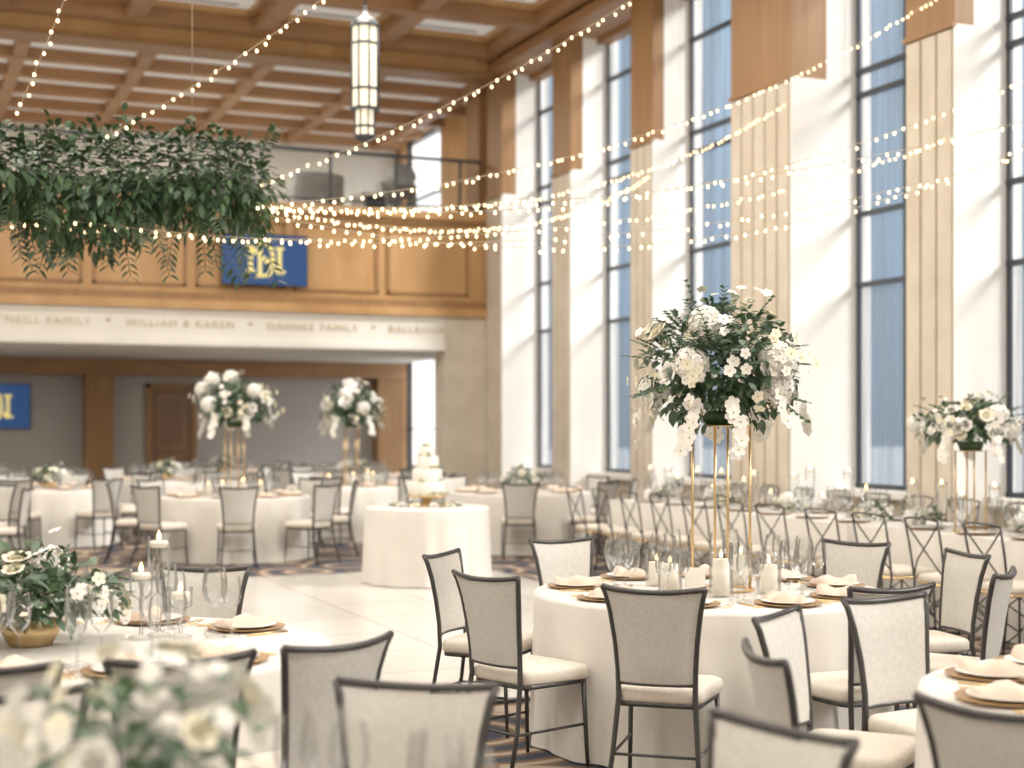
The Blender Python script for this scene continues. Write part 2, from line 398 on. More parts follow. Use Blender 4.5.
GP=[(.034,0),(.034,.003),(.006,.008),(.004,.02),(.004,.095),(.012,.105),(.030,.125),(.038,.155),(.036,.19),(.031,.225)]
def wineglass(mb,x,y,z,s=1.0,n=14):
    s*=1.15
    mb.lathe([(r*s,h*s) for r,h in GP],(x,y,z),'glass',n,close=False)
def setting(mb,ang,R,z,rg,n=14):
    ca,sa=math.cos(ang),math.sin(ang)
    def P(r,t): return (R-r)*ca - t*sa, (R-r)*sa + t*ca
    x,y=P(.21,0)
    mb.lathe([(.03,.001),(.11,.002),(.16,.010),(.162,.014),(.155,.013),(.10,.006),(.001,.006)],(x,y,z),'charger',max(n,20))
    mb.lathe([(.03,.008),(.08,.010),(.128,.022),(.125,.024),(.08,.014),(.001,.014)],(x,y,z),'china',max(n,20))
    w,l=.055,.12; vs=[];fs=[]
    for i in range(7):
        for j in range(5):
            u=-1+2*i/6; v=-1+2*j/4
            h=.034+.020*math.cos(v*2.2)+.012*math.sin(u*5+ang*3)
            px,py=P(.21+u*l*(.8+.2*math.cos(v)),v*w*(1+.4*u)); vs.append((px,py,z+h))
    for i in range(7):
        for j in range(5):
            u=-1+2*i/6; v=-1+2*j/4
            px,py=P(.21+u*l*(.8+.2*math.cos(v)),v*w*(1+.4*u)); vs.append((px,py,z+.013))
    for i in range(6):
        for j in range(4):
            a=i*5+j; fs.append((a,a+1,a+6,a+5)); 
    for i in range(6):
        fs.append((i*5,i*5+5,i*5+40,i*5+35)); fs.append((i*5+4,i*5+39,i*5+44,i*5+9))
    for j in range(4):
        fs.append((j,j+35,j+36,j+1)); fs.append((30+j,31+j,66+j,65+j))
    mb.add(vs,fs,'napkin',True)
    for r,t,s in ((.40,-.05,1.0),(.37,-.15,.92),(.44,-.13,1.08)):
        x,y=P(r,t+rg.uniform(-.01,.01)); wineglass(mb,x,y,z,s,n)
    for k2 in (0,.02):
        x0,y0=P(.14,.185+k2); x1,y1=P(.33,.185+k2); mb.tube([(x0,y0,z+.004),(x1,y1,z+.004)],.003,'gold',4)
        x0,y0=P(.14,-.185-k2); x1,y1=P(.33,-.185-k2); mb.tube([(x0,y0,z+.004),(x1,y1,z+.004)],.003,'gold',4)
def settings_mesh(angs,R,seed=3,n=14):
    mb=MB(); rg=random.Random(seed)
    for a in angs: setting(mb,math.radians(a),R,.753,rg,n)
    return mb.mesh('place_settings')
def pillar(mb,x,y,z,r=.04,h=.15,hg=.2):
    mb.lathe([(r,0),(r,h),(r*.8,h-.005),(.001,h-.01)],(x,y,z+.005),'candle',16)
    mb.tube([(x,y,z+h-.005),(x,y,z+h+.012)],.0015,'black',4)
    mb.lathe([(.001,0),(.008,.010),(.006,.022),(.0005,.04)],(x,y,z+h+.01),'flame',6)
    mb.lathe([(r+.018,0),(r+.018,hg)],(x,y,z),'glass',18,close=False)
def floater(mb,x,y,z,h):
    mb.lathe([(.045,0),(.045,.006),(.008,.015),(.007,h*.5),(.012,h*.55),(.045,h*.62),(.048,h)],(x,y,z),'glass',18,close=False)
    mb.lathe([(.03,0),(.038,.012),(.034,.026),(.001,.024)],(x,y,z+h-.045),'candle',14)
    mb.lathe([(.001,0),(.009,.010),(.007,.024),(.0005,.042)],(x,y,z+h-.018),'flame',6)
def stand(mb,z0,z1,w,a0=0.0,rod=.0075):
    for i in range(4):
        a=a0+i*pi/2; c,s=math.cos(a)*w,math.sin(a)*w
        mb.tube([(c,s,z0+.004),(c,s,z1)],rod,'gold',8)
    mb.lathe([(w-.02,0),(w+.02,0),(w+.02,.008),(w-.02,.008),(w-.02,0)],(0,0,z0),'gold',32,False,False)
    mb.lathe([(.001,0),(w+.01,0),(w+.01,.006),(.001,.006)],(0,0,z1),'gold',32,False,False)
    mb.lathe([(.08,0),(.10,.05),(.10,.08)],(0,0,z1),'leaf',16)

# ================================================================== ROOM
XL,XR,YB,YF,YG=-8.5,10.0,-4.0,23.6,30.0
mb=MB(); mb.box((XL,YB,-.15),(XR,YG,0),'carpet'); mb.obj('floor')
mb=MB(); mb.box((-2.2,7.9,0.001),(6.1,15.3,.018),'dance')
mb.box((-2.26,7.84,0.001),(6.16,7.9,.02),'bronze'); mb.box((-2.26,15.3,0.001),(6.16,15.36,.02),'bronze'); mb.box((6.1,7.9,0.001),(6.16,15.3,.02),'bronze'); mb.box((-2.26,7.9,0.001),(-2.2,15.3,.02),'bronze')
mb.obj('dance_floor')
piers=[(22.9,23.55,9.5),(20.3,20.95,9.55),(17.74,18.36,9.58),(13.95,15.2,9.28),(11.5,12.22,9.52),(8.2,9.0,9.5),(5.2,6.0,9.5),(2.2,3.0,9.5),(-.8,0,9.5),(-3.98,-3.0,9.5)]
ZT=5.5; ZH=7.55; XP=9.99
for i,(a,b,xf) in enumerate(piers):
    mb=MB()
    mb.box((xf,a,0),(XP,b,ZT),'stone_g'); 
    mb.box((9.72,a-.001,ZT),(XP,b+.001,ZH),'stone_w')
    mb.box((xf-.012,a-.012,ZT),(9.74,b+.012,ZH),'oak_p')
    mb.box((xf-.02,a-.02,0),(XP,a,ZT+.001),'stone_w')  # near face: sunlit brightness put into a paler stone colour
    w=b-a; k=3 if w<1 else 5
    for j in range(k):
        y0=a+w*(j+.05)/k; y1=a+w*(j+.90)/k
        mb.box((xf-.035,y0,.12),(xf,y1,ZT-.05),'stone')
    mb.box((xf-.06,a-.03,0),(xf,b+.02,.35),'stone'); mb.box((xf-.05,a-.025,ZT-.03),(xf,b+.015,ZT+.02),'oak_p')
    mb.obj('stone_pier')
mb=MB()
mb.box((10.0,YB,0),(10.35,23.6,.85),'stone'); mb.box((9.85,YB,.82),(10.02,22.9,.90),'stone_w')
mb.box((10.0,YB,ZH-.1),(10.2,23.6,8.4),'oak_d'); mb.box((9.3,YB,ZH-.02),(10.0,23.3,7.75),'oak_d')
for (a,b,xf) in piers: mb.box((10.0,a,0),(10.35,b,ZH),'stone_w')
mb.box((10.0,23.6,0),(10.35,27.3,3.0),'stone_w'); mb.box((10.0,23.6,3.0),(10.35,27.3,8.4),'oak'); mb.box((10.0,29.6,0),(10.35,30.2,8.4),'oak')
mb.box((10.0,27.3,7.6),(10.35,29.6,8.4),'oak'); mb.box((10.0,27.3,3.05),(10.35,29.6,5.0),'oak')
mb.box((9.5,23.98,5.25),(10.0,24.6,7.4),'oak_p')
mb.obj('wall_right')
ed=sorted([(a,b) for a,b,_ in piers])
wn=1
for i in range(len(ed)-1):
    y0=ed[i][1]; y1=ed[i+1][0]
    mb=MB()
    def pane(z0,z1,k): mb.add([(10.22,y0,z0),(10.22,y1,z0),(10.22,y1,z1),(10.22,y0,z1)],[(0,1,2,3)],k)
    pane(.9,3.2,'shade_lo'); pane(3.2,ZH,'shade_hi')
    for z in (3.2,4.0,5.35,5.62,.92,6.9): mb.box((10.14,y0,z-.03),(10.2,y1,z+.03),'bronze')
    n=max(2,round((y1-y0)/1.1))
    for j in range(n+1):
        y=y0+(y1-y0)*j/n; hw=.02 if 0<j<n else .05
        mb.box((10.15,y-hw,.9),(10.19,y+hw,ZH),'bronze')
    mb.obj('window_%d'%wn); wn+=1
for z0,z1 in ((0.05,3.0),(5.0,7.6)):
    mb=MB()
    for y in (27.3,29.56): mb.box((10.1,y,z0),(10.2,y+.04,z1),'bronze')
    mb.box((10.1,27.3,z1-.05),(10.2,29.6,z1),'bronze'); mb.box((10.1,27.3,z0),(10.2,29.6,z0+.05),'bronze')
    mb.box((10.1,27.3,(z0+z1)/2),(10.2,29.6,(z0+z1)/2+.03),'bronze')
    mb.add([(10.22,27.3,z0),(10.22,29.6,z0),(10.22,29.6,z1),(10.22,27.3,z1)],[(0,1,2,3)],'glare_sheet')
    mb.obj('window_%d'%wn); wn+=1
mb=MB(); mb.box((XL-.3,YB,0),(XL-.001,YG,8.4),'plaster'); mb.obj('wall_left')
mb=MB(); mb.box((XL,YB-.3,0),(XR+.35,YB,8.4),'plaster'); mb.obj('wall_back')
mb=MB(); mb.box((XL,YG,0),(XR+.35,YG+.3,3.0),'greywall'); mb.box((XL,YG,3.0),(XR+.35,YG+.3,8.4),'plaster')
mb.box((XL,YG-.45,2.6),(9.99,YG-.01,2.91),'oak_d')
for x in (-4.5,-.5,3.5,9.45): mb.box((x,YG-.4,0),(min(x+.55,9.99),YG-.01,2.6),'oak_p')
mb.obj('wall_front')
mb=MB(); mb.box((XL,29.9,0.02),(3.5,29.99,.15),'oak_d'); mb.box((5.75,29.9,0.02),(9.4,29.99,.15),'oak_d'); mb.obj('baseboard_front')
ZC=8.02
mb=MB(); mb.box((XL-.3,YB-.3,ZC),(XR+.35,YG+.3,8.4),'coffer_glow'); mb.obj('ceiling')
mb=MB()
ys=[23.1-.35-2.0*i for i in range(14)][::-1]
for y in ys: mb.box((XL,y-.15,7.72),(9.99,y+.15,ZC+.05),'oak_d')
xs=[XL+.2+1.95*i for i in range(10)]
for x in xs: mb.box((x-.15,YB,7.74),(x+.15,23.3,ZC+.04),'oak_d')
mb.box((XL,23.1,7.50),(9.995,23.58,ZC+.03),'oak'); mb.box((XL,23.05,7.47),(9.995,23.63,7.55),'oak_p')
mb.box((9.3,YB,7.7),(9.995,23.3,ZC+.02),'oak')
for i in range(5):
    y=24.7+1.25*i; mb.box((XL,y-.10,7.45),(9.995,y+.10,7.68),'oak_d')
for x in [XL+.9+1.9*i for i in range(10)]: mb.box((x-.10,23.6,7.46),(x+.10,29.99,7.67),'oak_d')
mb.obj('trim_1')
mb=MB()
for i in range(len(ys)-1):
    for j in range(len(xs)-1):
            x0,x1,y0,y1=xs[j]+.15,xs[j+1]-.15,ys[i]+.15,ys[i+1]-.15
            for (a,b,c,d) in ((x0,y0,x1,y0+.1),(x0,y1-.1,x1,y1),(x0,y0+.1,x0+.1,y1-.1),(x1-.1,y0+.1,x1,y1-.1)): mb.box((a,b,7.93),(c,d,ZC+.01),'oak')
            mb.box((x0+.3,y0+.28,ZC-.015),(x1-.3,y0+.31,ZC+.01),'bronze'); mb.box((x0+.3,y1-.31,ZC-.015),(x1-.3,y1-.28,ZC+.01),'bronze')
mb.obj('trim_2')
mb=MB(); mb.box((XL,23.58,7.64),(9.99,29.99,7.72),'coffer_glow'); mb.obj('gallery_ceiling')
mb=MB()
ZB0,ZB1=3.5,5.22
mb.box((XL,23.6,2.92),(8.72,23.8,ZB0),'plaster')
mb.box((8.72,23.58,0),(9.49,24.1,ZB0),'stone')
mb.box((XL,23.8,2.92),(9.99,29.99,3.05),'plaster')
mb.box((XL,23.8,4.05),(9.99,29.99,4.2),'greywall')
mb.box((XL,23.62,ZB0),(9.49,23.85,ZB1),'oak')
mb.box((XL,23.50,ZB0-.04),(9.49,23.62,ZB0+.10),'oak'); mb.box((XL,23.53,ZB0+.10),(9.49,23.62,ZB0+.22),'oak_p')
mb.box((XL,23.50,ZB1-.12),(9.49,23.9,ZB1+.02),'oak'); mb.box((XL,23.55,ZB1-.2),(9.49,23.62,ZB1-.12),'oak_p')
mb.box((XL,23.55,2.88),(8.72,23.62,2.97),'plaster'); mb.box((XL,23.57,3.38),(8.72,23.62,3.46),'plaster')
x=XL+.2
while x<9.2:
    x1=min(x+1.45,9.42)
    a,b=ZB0+.32,ZB1-.3
    for (p,q,r,s) in ((x,a,x1,a+.045),(x,b-.045,x1,b),(x,a,x+.045,b),(x1-.045,a,x1,b)): mb.box((p,23.59,q),(r,23.62,s),'oak_p')
    x+=1.6
mb.obj('gallery_balcony')
mb=MB()
x=XL+.3; 
while x<9.4:
    mb.box((x-.02,23.72,ZB1+.02),(x+.02,23.76,ZB1+.93),'bronze'); x+=1.15
mb.box((XL,23.70,ZB1+.92),(9.45,23.78,ZB1+.97),'bronze'); mb.box((XL,23.72,ZB1+.12),(9.45,23.76,ZB1+.15),'bronze')
mb.add([(XL,23.74,ZB1+.15),(9.45,23.74,ZB1+.15),(9.45,23.74,ZB1+.92),(XL,23.74,ZB1+.92)],[(0,1,2,3)],'railglass')
mb.obj('balcony_railing')
tx=bpy.data.curves.new('frieze_lettering','FONT'); tx.body="O'NEILL FAMILY   *   WILLIAM & KAREN   *   DAHNKE FAMILY   *   BALLROOM"
tx.size=.17; tx.extrude=.006; tx.space_character=1.25; tx.materials.append(M['goldleaf'])
o=bpy.data.objects.new('frieze_lettering',tx); scene.collection.objects.link(o); o.location=(1.4,23.59,3.17); o.rotation_euler=(pi/2,0,0)
def screen(w,h,loc,name='wall_screen'):
    mb=MB(); mb.box((-w/2-.015,0,-h/2-.015),(w/2+.015,.05,h/2+.015),'black'); mb.box((-w/2,-.004,-h/2),(w/2,0,h/2),'blue')
    s=h*.36; t=.22*s
    def bar(x0,z0,x1,z1,th,y=-.012,k='logo'):
        d=Vector((x1-x0,z1-z0)); l=d.length; d/=l; nn=Vector((-d.y,d.x))*th/2
        p=[(x0+nn.x,z0+nn.y),(x1+nn.x,z1+nn.y),(x1-nn.x,z1-nn.y),(x0-nn.x,z0-nn.y)]
        mb.add([(a,y,b) for a,b in p]+[(a,-.003,b) for a,b in p],[(0,1,2,3),(0,4,5,1),(1,5,6,2),(2,6,7,3),(3,7,4,0)],k)
    # N : wide and low, with serifs
    bar(-s*.82,-s*.66,-s*.82,s*.66,t); bar(s*.82,-s*.66,s*.82,s*.66,t); bar(-s*.82,s*.66,s*.82,-s*.66,t*1.2)
    for xx,zz in ((-.9,.66),(.82,.66),(-.82,-.66),(.9,-.66)): bar(s*xx-t*1.1,s*zz,s*xx+t*1.1,s*zz,t*.7)
    # D : tall, interlocked in front, thin outline
    for th,y,k in ((t*1.5,-.014,'blue'),(t,-.018,'logo')):
        bar(-s*.30,-s*.95,-s*.30,s*.95,th,y,k); bar(-s*.5,s*.9,s*.0,s*.9,th*.8,y,k); bar(-s*.5,-s*.9,s*.0,-s*.9,th*.8,y,k)
        pr=None
        for i in range(13):
            a=-pi/2+pi*i/12; q=(s*.02+s*.42*math.cos(a),s*.9*math.sin(a))
            if pr: bar(pr[0],pr[1],q[0],q[1],th,y-.001,k)
            pr=q
    return mb.obj(name,loc)
screen(1.38,.80,(5.58,23.44,4.28))
screen(1.3,.85,(1.85,29.93,1.98))
mb=MB(); mb.box((4.72,29.9,0),(4.82,29.995,2.45),'oak_p'); mb.box((5.62,29.9,0),(5.72,29.995,2.45),'oak_p'); mb.box((4.72,29.9,2.36),(5.72,29.995,2.45),'oak_p')
mb.box((4.82,29.94,0.01),(5.62,29.99,2.36),'door')
for z0,z1 in ((.2,1.0),(1.15,2.2)): 
    mb.box((4.95,29.925,z0),(5.49,29.94,z1),'oak_p'); mb.box((4.99,29.92,z0+.04),(5.45,29.926,z1-.04),'door')
mb.tube([(5.54,29.93,1.02),(5.54,29.88,1.02),(5.43,29.88,1.02)],.01,'gold',6)
mb.obj('door_1')
mb=MB(); mb.box((10.36,-60,-.4),(120,110,-.3),'pale'); mb.obj('exterior_ground')

# gallery objects
mb=MB()
slab(mb,rrect(.32,.36,-.32,.36,.1),.25,.46,'grey')
pts=[]
for i in range(17):
    a=pi+ pi*i/16; pts.append((.42*math.cos(a),.36*math.sin(a)-.02))
vs=[];fs=[]
for (x,y) in pts:
    h=.95 if y<-.1 else .72
    for (o,z) in ((1,.12),(1.05,h),(.92,h+.02),(.82,h),(.80,.12)): vs.append((x*o,y*o,z))
for i in range(16):
    for j in range(4): fs.append((i*5+j,i*5+j+1,(i+1)*5+j+1,(i+1)*5+j))
mb.add(vs,fs,'grey',True)
for sx in (-1,1):
    for sy in (-1,1): mb.tube([(sx*.28,sy*.26,.26),(sx*.3,sy*.28,0)],.015,'frame',6)
lounge=mb.mesh('lounge_chair')
mb=MB(); mb.box((4.5,25.0,4.205),(9.3,26.6,4.80),'greywall'); mb.obj('gallery_riser')
for x,y,r in ((6.95,25.6,.25),(5.4,25.6,-.2)):
    put(lounge,'lounge_chair',(x,y,4.81),r,1.3)
mb=MB()
mb.lathe([(.24,0),(.26,.02),(.26,.16),(.2,.2)],(0,0,0),'grey',20)
for s in (-1,1): mb.box((s*.30-.035,-.10,.18),(s*.30+.035,.10,.66),'grey')
mb.box((-.33,-.11,.14),(.33,.11,.24),'grey')
h=MB(); h.lathe([(.13,-.34),(.22,-.30),(.26,-.1),(.26,.15),(.2,.3),(.22,.32),(.22,.36),(.18,.37)],(0,0,0),'grey',20)
Rm=Matrix.Rotation(math.radians(65),3,'X'); mb.add([tuple(Rm@Vector(v)+Vector((0,0,.62))) for v in h.V],h.F,'grey',True)
mb.box((-.75,-.25,0),(-.28,.25,.42),'grey'); mb.box((-.70,-.26,.06),(-.33,-.25,.36),'black')
put(mb.mesh('stage_spotlight'),'stage_spotlight',(8.15,24.45,5.17),.1,1.0)
mb=MB(); mb.box((7.3,24.05,4.205),(8.6,24.9,5.16),'black'); mb.obj('equipment_case')

# ================================================================== TABLES
MT=(3.90,6.60); RT=(3.83,3.38); NT=(.46,2.52); LT=(.72,5.85)
c_big=[round_cloth(.915,.75,s) for s in (1,2,3)]
for i,t in enumerate((MT,RT,NT,LT)): put(c_big[i%3],'round_banquet_table',(t[0],t[1],0.003),i*.7)
for a,d,tw in ((147,1.17,-12),(192,1.16,8),(230,1.19,0),(271,1.19,0),(308,1.19,0),(350,1.19,0),(24,1.19,0),(97,1.19,0)): chair_at(MT,a,d,tw=tw)
put(settings_mesh([147,194,230,271,308,350,24,62,100],.90,3,20),'place_settings',(MT[0],MT[1],0.003))
rt_ang=[97,126,163,202,250,290,330,15,60]
for a in rt_ang: chair_at(RT,a,1.19)
put(settings_mesh(rt_ang,.90,5,20),'place_settings',(RT[0],RT[1],0.003))
nt_ang=[98,55,13,335,140,185]
for a in nt_ang: chair_at(NT,a,1.17)
put(settings_mesh([106,60,20,335,148,190],.90,6,20),'place_settings',(NT[0],NT[1],0.003))
lt_ang=[294,273,251,62,105,150,200]
for a in lt_ang: chair_at(LT,a,1.19)
put(settings_mesh([304,273,240,62,20,105,150,200],.90,7,20),'place_settings',(LT[0],LT[1],0.003))

rg=random.Random(11)
mb=MB(); stand(mb,0,.84,.15,-.1)
arrangement(mb,(0,0,1.13),.39,.39,.35,rg,1700,26,7,8,130,.07,.055,-.85,.28)
put(mb.mesh('tall_floral_centerpiece'),'tall_floral_centerpiece',(MT[0]+.05,MT[1]-.02,.757),-.22)
mb=MB()
for x,y,h in ((-.26,-.22,.15),(-.02,-.30,.18),(.25,-.2,.14),(-.24,.22,.12),(.22,.24,.15)): pillar(mb,x,y,0,.042,h,h+.07)
cd=mb.mesh('pillar_candles'); put(cd,'pillar_candles',(MT[0],MT[1],.757),-.3)
mb=MB(); mb.add([(-.05,0,0),(.05,0,0),(.05,.03,.15),(-.05,.03,.15),(-.05,.06,0),(.05,.06,0)],[(0,1,2,3),(3,2,5,4)],'card')
mc=mb.mesh('menu_card'); put(mc,'menu_card',(3.62,6.28,.757),-.6)
mb=MB(); mb.lathe([(.08,0),(.11,.05),(.10,.1)],(0,0,0),'gold',16)
arrangement(mb,(0,0,.17),.32,.30,.15,random.Random(5),650,14,3,0,50,.07,.05,-.35,.3)
low1=mb.mesh('low_floral_centerpiece'); put(low1,'low_floral_centerpiece',(.50,5.95,.757),0)
mb=MB(); floater(mb,0,0,0,.40); floater(mb,-.08,-.06,0,.28); floater(mb,.07,-.09,0,.20)
fl=mb.mesh('floating_candles'); put(fl,'floating_candles',(1.0,6.02,.757)); 
mb=MB(); mb.lathe([(.05,0),(.07,.08),(.05,.16),(.06,.20)],(0,0,0),'glass',16)
arrangement(mb,(0,0,.29),.19,.19,.15,random.Random(9),120,11,0,0,48,.065,.042,-.5,.25)
put(mb.mesh('low_floral_centerpiece'),'low_floral_centerpiece',(.42,2.62,.757))
put(low1,'low_floral_centerpiece',(RT[0]+.1,RT[1],.757),1)

CT=(5.04,14.15)
put(round_cloth(.63,.76,8,.03,13,'cake_table'),'cake_table',(CT[0],CT[1],.021))
mb=MB()
mb.lathe([(.2,0),(.2,.02),(.05,.04),(.05,.08),(.22,.10),(.22,.115),(.21,.12)],(0,0,0),'gold',28)
z=.12
for r,h in ((.185,.13),(.15,.13),(.115,.13),(.08,.10)):
    mb.lathe([(r,0),(r+.002,.01),(r,h-.012),(r-.012,h),(.001,h)],(0,0,z),'icing',32); 
    for i in range(int(r*130)):
        a=2*pi*i/int(r*130); mb.ball((r*math.cos(a),r*math.sin(a),z+.008),.009,'icing',6,4)
    for i in range(3):
        a=rg.uniform(3.2,5.6); rose(mb,Vector((r*math.cos(a),r*math.sin(a),z+.03)),Vector((math.cos(a),math.sin(a),.5)),.04,'cream',rg)
        leaf(mb,Vector((r*math.cos(a),r*math.sin(a),z+.02)),Vector((math.cos(a+.5),math.sin(a+.5),.2)),.07,.03,'leaf2',rg)
    z+=h
for i in range(5): rose(mb,Vector((rg.uniform(-.04,.04),rg.uniform(-.04,.04),z+.02)),Vector((rg.uniform(-.6,.6),rg.uniform(-.6,.6),1)),.045,'white' if i%2 else 'cream',rg)
for i in range(26):
    a=rg.uniform(0,6.28); leaf(mb,Vector((.19*math.cos(a),.19*math.sin(a),.13)),Vector((math.cos(a),math.sin(a),.2)),.07,.03,'leaf2',rg)
mb.obj('wedding_cake',(CT[0],CT[1],.783))
mb=MB()
for i in range(11):
    a=2*pi*i/11; rose(mb,Vector((.34*math.cos(a),.34*math.sin(a),.03)),Vector((math.cos(a)*.4,math.sin(a)*.4,1)),.045,'cream' if i%2 else 'white',rg)
    for j in range(8): leaf(mb,Vector((.34*math.cos(a+.1*j),.34*math.sin(a+.1*j),.012)),Vector((rg.uniform(-1,1),rg.uniform(-1,1),.2)),.07,.03,'leaf',rg)
mb.obj('cake_flower_ring',(CT[0],CT[1],.785))

far=[(3.86,17.8,'tall',262),(6.08,20.3,'tall',240),(2.0,20.9,'low',250),(.0,17.4,'low',255),(7.5,17.5,'low',200),(4.0,23.5,'low',250),(1.2,25.2,'low',250),(7.1,23.6,'low',250),(5.6,26.8,'low',250),(-2.8,20.6,'low',250)]
mb=MB(); stand(mb,0,.82,.12,.3,.009)
arrangement(mb,(0,0,1.10),.40,.40,.28,random.Random(21),1100,20,7,6,90,.08,.062,-.8,.22)
tallm=mb.mesh('tall_floral_centerpiece')
mb=MB(); mb.lathe([(.08,0),(.11,.05),(.10,.1)],(0,0,0),'gold',16)
arrangement(mb,(0,0,.17),.20,.20,.14,random.Random(25),180,9,2,0,16,.07,.05,-.3,.2)
lowm=mb.mesh('low_floral_centerpiece')
fset=settings_mesh([i*45+10 for i in range(8)],.90,33,10)
for i,(x,y,kind,a0) in enumerate(far):
    rz=rnd.uniform(0,.7)
    put(c_big[i%3],'round_banquet_table',(x,y,.003),rz)
    put(fset,'place_settings',(x,y,.003),rz)
    put(tallm if kind=='tall' else lowm,'tall_floral_centerpiece' if kind=='tall' else 'low_floral_centerpiece',(x,y,.757),rz*3)
    if kind=='tall': put(cd,'pillar_candles',(x,y,.757),rz)
    for k in range(8): chair_at((x,y),a0+45*k+rnd.uniform(-4,4),1.2,tw=rnd.uniform(-8,8))

for (yc,Ln) in ((12.9,4.6),(8.2,4.6),(3.4,4.6)):
    put(rect_cloth(.95,Ln,.75,3),'long_banquet_table',(8.1,yc,.003))
    n=7
    for i in range(n):
        y=yc-Ln/2+Ln*(i+.5)/n
        put(XC,'crossback_chair',(7.32,y,.004),-pi/2+rnd.uniform(-.08,.08))
        put(XC,'crossback_chair',(8.88,y,.004),pi/2+rnd.uniform(-.08,.08))
mb=MB(); rg=random.Random(4)
for yy in np.arange(-2.1,2.2,.62):
    for s in (-1,1):
        mb.lathe([(.03,.001),(.11,.002),(.16,.010),(.162,.014),(.10,.006),(.001,.006)],(s*.28,yy,0),'charger',20)
        mb.lathe([(.03,.008),(.08,.010),(.128,.022),(.08,.014),(.001,.014)],(s*.28,yy,0),'china',20)
        wineglass(mb,s*.2,yy+.2,0,1.0,12); wineglass(mb,s*.12,yy+.27,0,1.08,12); wineglass(mb,s*.25,yy+.28,0,.92,12)
    for q in range(2):
        h=rg.choice((.2,.3,.38,.45)); floater(mb,rg.uniform(-.06,.06),yy+.15+.3*q,0,h)
hs=mb.mesh('place_settings')
mb=MB()
for yy in np.arange(-2.0,2.1,1.3):
    arrangement(mb,(0,yy,.06),.12,.22,.09,rg,50,10,1,0,6,.07,.048,-.1,.2)
hr=mb.mesh('floral_table_runner')
for yc in (12.9,8.2,3.4):
    put(hs,'place_settings',(8.1,yc,.754)); put(hr,'floral_table_runner',(8.1,yc,.756))
mb=MB(); stand(mb,0,.64,.12,.2,.008)
arrangement(mb,(0,0,.86),.46,.38,.19,random.Random(31),850,22,5,5,80,.075,.055,-.7,.3)
put(mb.mesh('tall_floral_centerpiece'),'tall_floral_centerpiece',(7.98,9.45,.757),.9)

# ================================================================== HANGING THINGS
mb=MB(); rg=random.Random(77)
x0,x1,yc,zc=-2.2,2.40,10.1,3.24
mb.tube([(x0,yc,zc),(x1-.2,yc,zc)],.02,'leaf',6)
for i in range(9000):
    u=rg.random(); x=x0+(x1-x0)*u
    taper=min(1,(1-u)*7+.5)
    d=rdir(rg); rr=rg.random()**.45
    wob=1+.18*math.sin(x*6.1)+.12*math.sin(x*13.7+1)
    p=Vector((x+d.x*.12,yc+d.y*.46*taper*rr,zc+d.z*.40*wob*taper*rr+.05*math.sin(x*4)))
    l=rg.uniform(.06,.11)
    leaf(mb,p,d+Vector((rg.uniform(-.7,.7),rg.uniform(-.7,.7),-.35)),l,l*.45,'leaf' if rg.random()<.85 else 'leaf2',rg,.3)
for i in range(140):
    u=rg.random(); x=x0+(x1-x0)*u; d=rdir(rg,-1)
    if d.z>.3 and rg.random()<.6: d.z=-d.z
    p=Vector((x,yc+d.y*.3,zc+d.z*.3)); q=p+Vector((rg.uniform(-.15,.15)+(.12 if u>.9 else 0),d.y*.3,d.z*.2-(.14 if d.z<0 else 0)))
    mb.tube([p,(p+q)/2,q],.003,'leaf',4)
    for t in np.linspace(.1,1,8):
        for sd in (-1,1):
            e=(q-p).normalized(); s=e.cross(Vector((rg.uniform(-.3,.3),1,.2))).normalized()
            leaf(mb,p.lerp(q,t),e*.6+s*sd,.07,.038,'leaf' if i%3 else 'leaf2',rg,.2)
for x in (x0+.4,0,x1-.5): mb.tube([(x,yc,zc),(x,yc,8.0)],.003,'cord',4)
mb.obj('hanging_greenery_garland')
H=(2.3,9.9,3.1)
strands=[((.75,10.0,3.6),(2.1,9.5,7.72),.2),((1.3,10,3.5),(5.8,10,7.72),.35),((2.3,9.9,3.25),(8.5,10,7.72),.5),
 (H,(9.47,11.45,5.85),.42),(H,(9.44,8.6,5.03),.6),((2.3,9.9,3.05),(9.44,8.7,4.47),.72),((1.0,10,2.95),(9.44,8.5,4.2),.55),
 (H,(9.22,14.0,5.2),.40),(H,(9.5,17.7,5.0),.40),(H,(9.43,5.95,4.6),.5),((.2,10,2.95),(9.47,11.45,4.4),.5),((-.3,10.0,3.4),(-6,9,7.72),.4)]
mb=MB()
for k,(a,b,sag) in enumerate(strands):
    a=Vector(a); b=Vector(b); n=40
    f=lambda t: a.lerp(b,t)-Vector((0,0,sag*4*t*(1-t)))
    mb.tube([f(i/n) for i in range(n+1)],.0022,'cord',4)
    Ln=(a-b).length*1.03; m=int(Ln/(.085))
    for i in range(m):
        p=f((i+.5)/m)+Vector((rnd.uniform(-.02,.02),rnd.uniform(-.02,.02),-.018+rnd.uniform(-.012,.012))); mb.ball(p,.0115,'bulb',6,4,1.2)
mb.obj('string_lights')
